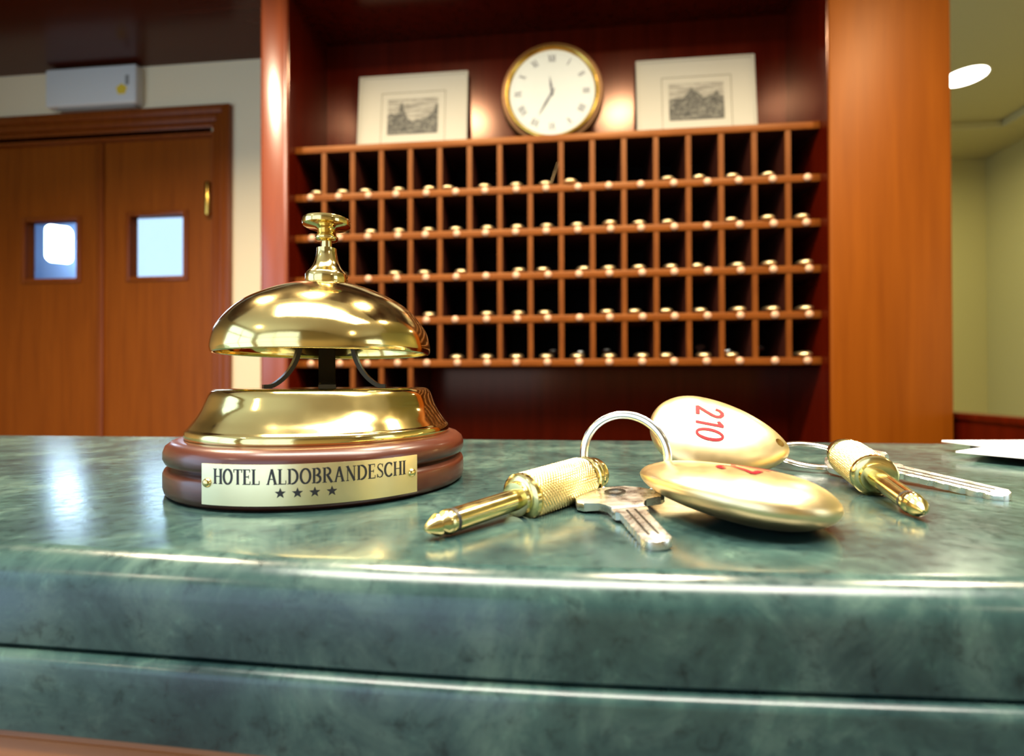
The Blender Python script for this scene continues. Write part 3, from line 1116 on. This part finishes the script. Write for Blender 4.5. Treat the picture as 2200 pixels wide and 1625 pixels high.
robj('bottom_board', nb(-0.7392, DX[4] + 0.0065, PY + 0.003, BY - 0.006, 1.060, 1.079, 0.002), M['wood_rack'], smooth=40)
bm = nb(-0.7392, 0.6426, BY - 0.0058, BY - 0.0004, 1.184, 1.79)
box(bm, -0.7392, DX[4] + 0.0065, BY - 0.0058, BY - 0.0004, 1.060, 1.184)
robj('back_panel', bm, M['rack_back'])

# fobs in the cells: (row, cell, shift across the cell, yaw, lift)
CELLS = {
    1: [(1, .2, 0), (2, .1, 0), (3, -.1, 0), (4, .05, 0), (5, .1, 0), (6, -.25, 0), (7, 0, 0), (8, 0, 0), (9, 0, 0), (10, -.2, 1), (13, -.15, 0), (14, -.15, 0), (15, -.15, 0), (16, -.05, 0)],
    2: [(2, 0, 0), (3, .1, 0), (4, .05, 0), (5, .05, 0), (6, 0, 0), (7, .05, 0), (8, .05, 0), (9, .05, 0), (10, 0, 0), (11, .05, 1), (12, 0, 0), (13, -.1, 0), (15, -.2, 0), (16, -.1, 1), (17, -.1, 1)],
    3: [(2, 0, 0), (4, -.1, 0), (5, -.1, 0), (6, .2, 0), (8, .1, 0), (9, -.1, 0), (10, .2, 0), (11, 0, 0), (12, 0, 0), (13, 0, 0), (14, -.2, 0), (15, 0, 0), (16, -.05, 1), (17, 0, 1)],
    4: [(3, 0, 0), (5, .1, 0), (7, .05, 0), (8, .1, 0), (9, -.05, 0), (11, -.05, 0), (12, -.2, 0), (13, -.2, 0), (14, -.15, 0), (15, 0, 1), (16, 0, 1), (17, 0, 1)],
    5: [(4, 0, 0), (6, 0, 0), (7, 0, 0), (8, 0, 0), (9, 0, 0), (10, 0, 0), (11, .05, 0), (12, .05, 0), (13, -.2, 0), (14, 0, 0), (15, -.15, 0), (17, -.05, 1)],
}
ORD = ['', 'first', 'second', 'third', 'fourth', 'fifth', 'sixth', 'seventh', 'eighth', 'ninth', 'tenth', 'eleventh', 'twelfth', 'thirteenth', 'fourteenth', 'fifteenth', 'sixteenth', 'seventeenth']
ROWN = ['', 'top', 'second', 'third', 'fourth', 'bottom']
fob0 = None
kr = random.Random(3)
for row, lst in CELLS.items():
    for c_, sh, lift in lst:
        if fob0 is None:
            bm = fob_mesh()
            bmesh.ops.scale(bm, vec=(1, 0.92, 1.0), verts=bm.verts)
            o = obj('room_key_fob', bm, M['brass_fob'], None, 60)
            fob0 = o
        else:
            o = fob0.copy()
            COL.objects.link(o)
        xc = (DX[c_ - 1] + DX[c_]) / 2 + sh * 0.08
        z = SZ[row] + 0.0095 + FT / 2 + 0.0002
        o.location = (xc, PY + 0.030 - (0.010 if lift else 0), z)
        o.rotation_euler = (0, 0, -pi / 2 + kr.uniform(-0.25, 0.25))
        tag(o, 'brass key fob in the %s compartment from the left, %s row of the rack' % (ORD[c_], ROWN[row]), 'key fob', 'brass key fobs in the pigeonholes')

# silver keys showing behind the fobs in the bottom row
key0 = None
for c_, sh, tilt in ((9, 0.22, 0.5), (10, 0.15, 0.4), (11, 0.02, 0.5), (14, 0.12, 0.75), (15, 0.0, 0.4), (16, 0.0, 0.6)):
    if key0 is None:
        bm = bmesh.new()
        half = [(-0.0105, 0.0), (-0.0090, 0.0070), (-0.0035, 0.0122), (0.0020, 0.0125), (0.0040, 0.0060), (0.0140, 0.0046), (0.0150, 0.0036), (0.0420, 0.0034), (0.0445, 0.0)]
        prism(bm, half + [(x_, -y_) for x_, y_ in half[::-1] if y_ > 0 ], -0.0012, 0.0012)
        o = obj('room_key', bm, M['steel_key'], None, 30)
        key0 = o
    else:
        o = key0.copy()
        COL.objects.link(o)
    xc = (DX[c_ - 1] + DX[c_]) / 2 + sh * 0.08
    o.location = (xc, PY + 0.092, SZ[5] + 0.0095 + 0.0445 * sin(tilt) + 0.002)
    o.rotation_euler = (0, tilt, pi / 2 + 0.2 * sh)
    tag(o, 'silver key leaning up in the %s compartment from the left, bottom row' % ORD[c_], 'key', 'silver keys in the bottom pigeonholes')

# card leaning in the ninth compartment of the top row
bm = bmesh.new()
box(bm, -0.0006, 0.0006, 0, 0.055, 0, 0.074)
o = obj('card_slip', bm, M['slip'], None)
o.location = (DX[9] - 0.0325, PY + 0.03, SZ[1] + 0.0100)
o.rotation_euler = (0, radians(19), 0)
tag(o, 'narrow buff card leaning inside a top row compartment below the clock', 'card')

# ================================================================== CLOCK AND PRINTS ON THE RACK
SHZ = SZ[0] + 0.0095
CR = 0.1425
clock = thing('mantel_clock', 'round brass clock with white dial standing on the rack', 'clock', (-0.0290, 1.415, SHZ))
ax = Matrix.Translation((0, 0, CR + 0.0003)) @ Matrix.Rotation(pi / 2, 4, 'X')      # lathe z -> towards the camera
obj('case', lathe(bmesh.new(), [(0, -0.045), (0.125, -0.045), (0.138, -0.038), (CR, -0.022), (CR, -0.002), (0.139, 0.006), (0.130, 0.008), (0, 0.008)], 96, ax), M['brass_dark'], clock, 35)
obj('bezel', lathe(bmesh.new(), [(0.1300, 0.006), (0.1300, 0.011), (0.1275, 0.016), (0.1235, 0.017), (0.119, 0.014), (0.1165, 0.009), (0.1165, 0.006)], 96, ax), M['brass_clock'], clock, 40)
obj('dial', lathe(bmesh.new(), [(0, 0.0082), (0.1168, 0.0082), (0.1168, 0.0092), (0, 0.0092)], 96, ax), M['dial'], clock, 40)
NUM = {12: 'XII', 1: 'I', 2: 'II', 3: 'III', 4: 'IIII', 5: 'V', 6: 'VI', 7: 'VII', 8: 'VIII', 9: 'IX', 10: 'X', 11: 'XI'}
q = []
for h, s in NUM.items():
    wds = {'I': 0.0052, 'V': 0.011, 'X': 0.011}
    tot = sum(wds[c_] for c_ in s)
    x = -tot / 2
    loc = []
    H_ = 0.019
    for c_ in s:
        xm = x + wds[c_] / 2
        if c_ == 'I':
            loc += rect(xm - 0.0014, xm + 0.0014, 0, H_)
        elif c_ == 'V':
            loc += ribbon([(xm - 0.004, H_), (xm, 0)], 0.0030) + ribbon([(xm, 0), (xm + 0.004, H_)], 0.0016)
        else:
            loc += ribbon([(xm - 0.004, H_), (xm + 0.004, 0)], 0.0030) + ribbon([(xm - 0.004, 0), (xm + 0.004, H_)], 0.0016)
        x += wds[c_]
    a = -2 * pi * h / 12
    for f in loc:
        q.append([(px * cos(a) - (py + 0.084) * sin(a), px * sin(a) + (py + 0.084) * cos(a)) for px, py in f])
for k in range(60):
    a = 2 * pi * k / 60
    f = rect(-0.0004, 0.0004, 0.106, 0.109)[0]
    q.append([(px * cos(a) - py * sin(a), px * sin(a) + py * cos(a)) for px, py in f])
cmap = lambda u_, v_: (u_, -0.0096, v_ + CR + 0.0003)
obj('numerals', quads_mesh(q, cmap), M['clock_ink'], clock)


def hand(name, ang, length, tail, wd, depth):
    pts = [(-wd * 0.5, -tail), (wd * 0.5, -tail), (wd, length * 0.45), (0, length), (-wd, length * 0.45)]
    a = -ang
    bm = bmesh.new()
    prism(bm, [(px * cos(a) - py * sin(a), px * sin(a) + py * cos(a)) for px, py in pts], depth, depth + 0.0008)
    bmesh.ops.transform(bm, matrix=ax, verts=bm.verts)
    obj(name, bm, M['clock_ink'], clock)


hand('hour_hand', radians(-8), 0.046, 0.010, 0.0034, 0.0100)
hand('minute_hand', radians(211), 0.072, 0.012, 0.0028, 0.0112)
obj('hand_hub', lathe(bmesh.new(), [(0, 0.0095), (0.004, 0.0095), (0.004, 0.0128), (0, 0.0130)], 20, ax), M['clock_ink'], clock, 30)


def print_frame(x0, x1, ztop, skyline, label):
    """pale framed engraving leaning against the alcove back"""
    wd, ht = x1 - x0, ztop - SHZ
    xm = (x0 + x1) / 2
    lean = 0.10
    yb = BY - 0.012 - ht * sin(lean) - 0.004
    mm = Matrix.Translation((xm, yb, SHZ + 0.0005)) @ Matrix.Rotation(-lean, 4, 'X')
    t = thing('framed_print', label, 'picture', mtx=mm, group='framed engravings on the rack')
    hw = wd / 2
    fw = 0.008
    H_ = ht / cos(lean)
    bm = bmesh.new()
    for a, c_, e, f in ((-hw, -hw + fw, 0, H_), (hw - fw, hw, 0, H_), (-hw + fw, hw - fw, 0, fw), (-hw + fw, hw - fw, H_ - fw, H_)):
        box(bm, a, c_, -0.0065, 0.002, e, f, 0.0015)
    obj('frame', bm, M['cream_card'], t, 40)
    obj('mount_board', nb(-hw + fw, hw - fw, -0.004, 0.001, fw, H_ - fw), M['cream_card'], t)
    # ruled border line
    bx0, bx1, bz0, bz1 = -hw + wd * 0.215, hw - wd * 0.20, H_ * 0.20, H_ * 0.80
    lw = 0.0016
    bm = bmesh.new()
    for a, c_, e, f in ((bx0, bx0 + lw, bz0, bz1), (bx1 - lw, bx1, bz0, bz1), (bx0 + lw, bx1 - lw, bz0, bz0 + lw), (bx0 + lw, bx1 - lw, bz1 - lw, bz1)):
        box(bm, a, c_, -0.0044, -0.0038, e, f)
    obj('ruled_border', bm, M['ink_brown'], t)
    ex0, ex1, ez0, ez1 = -hw + wd * 0.275, hw - wd * 0.265, H_ * 0.335, H_ * 0.725
    pr_ = obj('engraving', nb(ex0, ex1, -0.0048, -0.0040, ez0, ez1), M['engrave_sky'], t, label='grey engraved landscape')
    W_, HH = ex1 - ex0, ez1 - ez0
    bm = bmesh.new()
    vs = []
    for (u0, v0), (u1, v1) in zip(skyline, skyline[1:]):
        bm.faces.new([bm.verts.new((ex0 + uu * W_, -0.0050, ez0 + vv * HH)) for uu, vv in ((u0, 0), (u1, 0), (u1, v1), (u0, v0))])
    obj('engraved_scene', bm, M['engrave'], pr_)
    return t


print_frame(-0.6250, -0.2845, 2.083, [(0, .55), (.06, .62), (.14, .55), (.22, .58), (.25, .86), (.29, .92), (.33, .66), (.40, .45), (.50, .34), (.58, .40), (.66, .38), (.74, .42), (.84, .50), (.92, .64), (.97, .84), (1, .8)],
            'framed engraving of a steeple and trees, beside the clock and dark column')
print_frame(0.2140, 0.5480, 2.078, [(0, .55), (.10, .60), (.24, .58), (.30, .68), (.37, .76), (.42, .90), (.46, .80), (.54, .74), (.62, .60), (.70, .62), (.80, .66), (.88, .78), (.93, .62), (1, .58)],
            'framed engraving of a hilltop building, between the clock and pillar')

# ================================================================== BOX OVER THE DOORS
eb = thing('emergency_light_box', 'white emergency light box with yellow sticker fixed above the doors', 'light box', (-1.925, 1.95, 2.33))
ebm = Matrix.Translation((1.925, -1.95, -2.33))


def eobj(name, bm, material, smooth=None):
    bmesh.ops.transform(bm, matrix=ebm, verts=bm.verts)
    return obj(name, bm, material, eb, smooth)


eobj('housing', nb(-2.130, -1.722, 1.905, 1.9495, 2.262 + 0.018, 2.437, 0.008, 3), M['white_plastic'], 40)
eobj('base_strip', nb(-2.085, -1.735, 1.915, 1.9495, 2.268, 2.281, 0.003), M['grey_plastic'], 40)
bm = bmesh.new()
prism(bm, [(0.026 * cos(a), 0.024 * sin(a)) for a in [2 * pi * k / 5 + pi / 2 for k in range(5)]], 0, 0.0006)
bmesh.ops.transform(bm, matrix=Matrix.Translation((-1.785, 1.9049, 2.335)) @ Matrix.Rotation(pi / 2, 4, 'X'), verts=bm.verts)
eobj('warning_sticker', bm, M['yellow'])
bm = nb(-1.768, -1.752, 1.9040, 1.9049, 2.352, 2.392)
eobj('indicator_panel', bm, M['grey_plastic'])

# ================================================================== LAMPS
def downlight(x, y, z, rad, label, group):
    t = thing('ceiling_downlight', label, 'ceiling lamp', (x, y, z), group)
    obj('trim_ring', lathe(bmesh.new(), [(rad, 0), (rad * 1.10, -0.002), (rad * 1.12, -0.0005), (rad * 1.12, 0.0), (rad, 0.0)], 48), M['lamp_trim'], t, 40)
    obj('lit_lens', lathe(bmesh.new(), [(0, -0.0012), (rad, -0.0012), (rad, -0.0002), (0, -0.0002)], 48), M['lamp_on'], t, 40)
    return t


downlight(1.832, 2.53, 2.53, 0.082, 'lit round ceiling lamp in the corridor beyond the pillar', None)
for k, (lx, ly, pw) in enumerate(LAMPS):
    downlight(lx, ly, 2.50 if ly < 0.42 else 2.45, 0.06, 'small lit downlight in the ceiling over the desk', 'lobby downlights')
t = thing('ceiling_light_panel', 'long lit ceiling panel over the guest side of the counter', 'ceiling lamp', (0.10, -0.15, 2.50))
bm = bmesh.new()
for a, c_, e, f in ((-0.94, 0.94, -0.28, -0.25), (-0.94, 0.94, 0.25, 0.28), (-0.94, -0.91, -0.25, 0.25), (0.91, 0.94, -0.25, 0.25)):
    box(bm, a, c_, e, f, -0.040, 0.0)
obj('panel_frame', bm, M['lamp_trim'], t)
obj('lit_diffuser', nb(-0.91, 0.91, -0.25, 0.25, -0.036, -0.030), M['panel_on'], t)
# glowing square lamp seen through the first sight window
bm = bmesh.new()
pts = []
for cx_, cz_, a0 in ((0.036, 0.080, 0), (-0.036, 0.080, 90), (-0.036, -0.080, 180), (0.036, -0.080, 270)):
    for k in range(6):
        a = radians(a0 + 90 * k / 5)
        pts.append((cx_ + 0.03 * cos(a), cz_ + 0.035 * sin(a)))
prism(bm, pts, 0, 0.03)
o = obj('wall_lamp', bm, M['lamp_blue'], None, 30)
o.matrix_world = Matrix.Translation((-3.245, 3.00, 2.035)) @ Matrix.Rotation(radians(40), 4, 'Z') @ Matrix.Rotation(pi / 2, 4, 'X')
tag(o, 'glowing rounded square lamp seen through a door window', 'lamp')
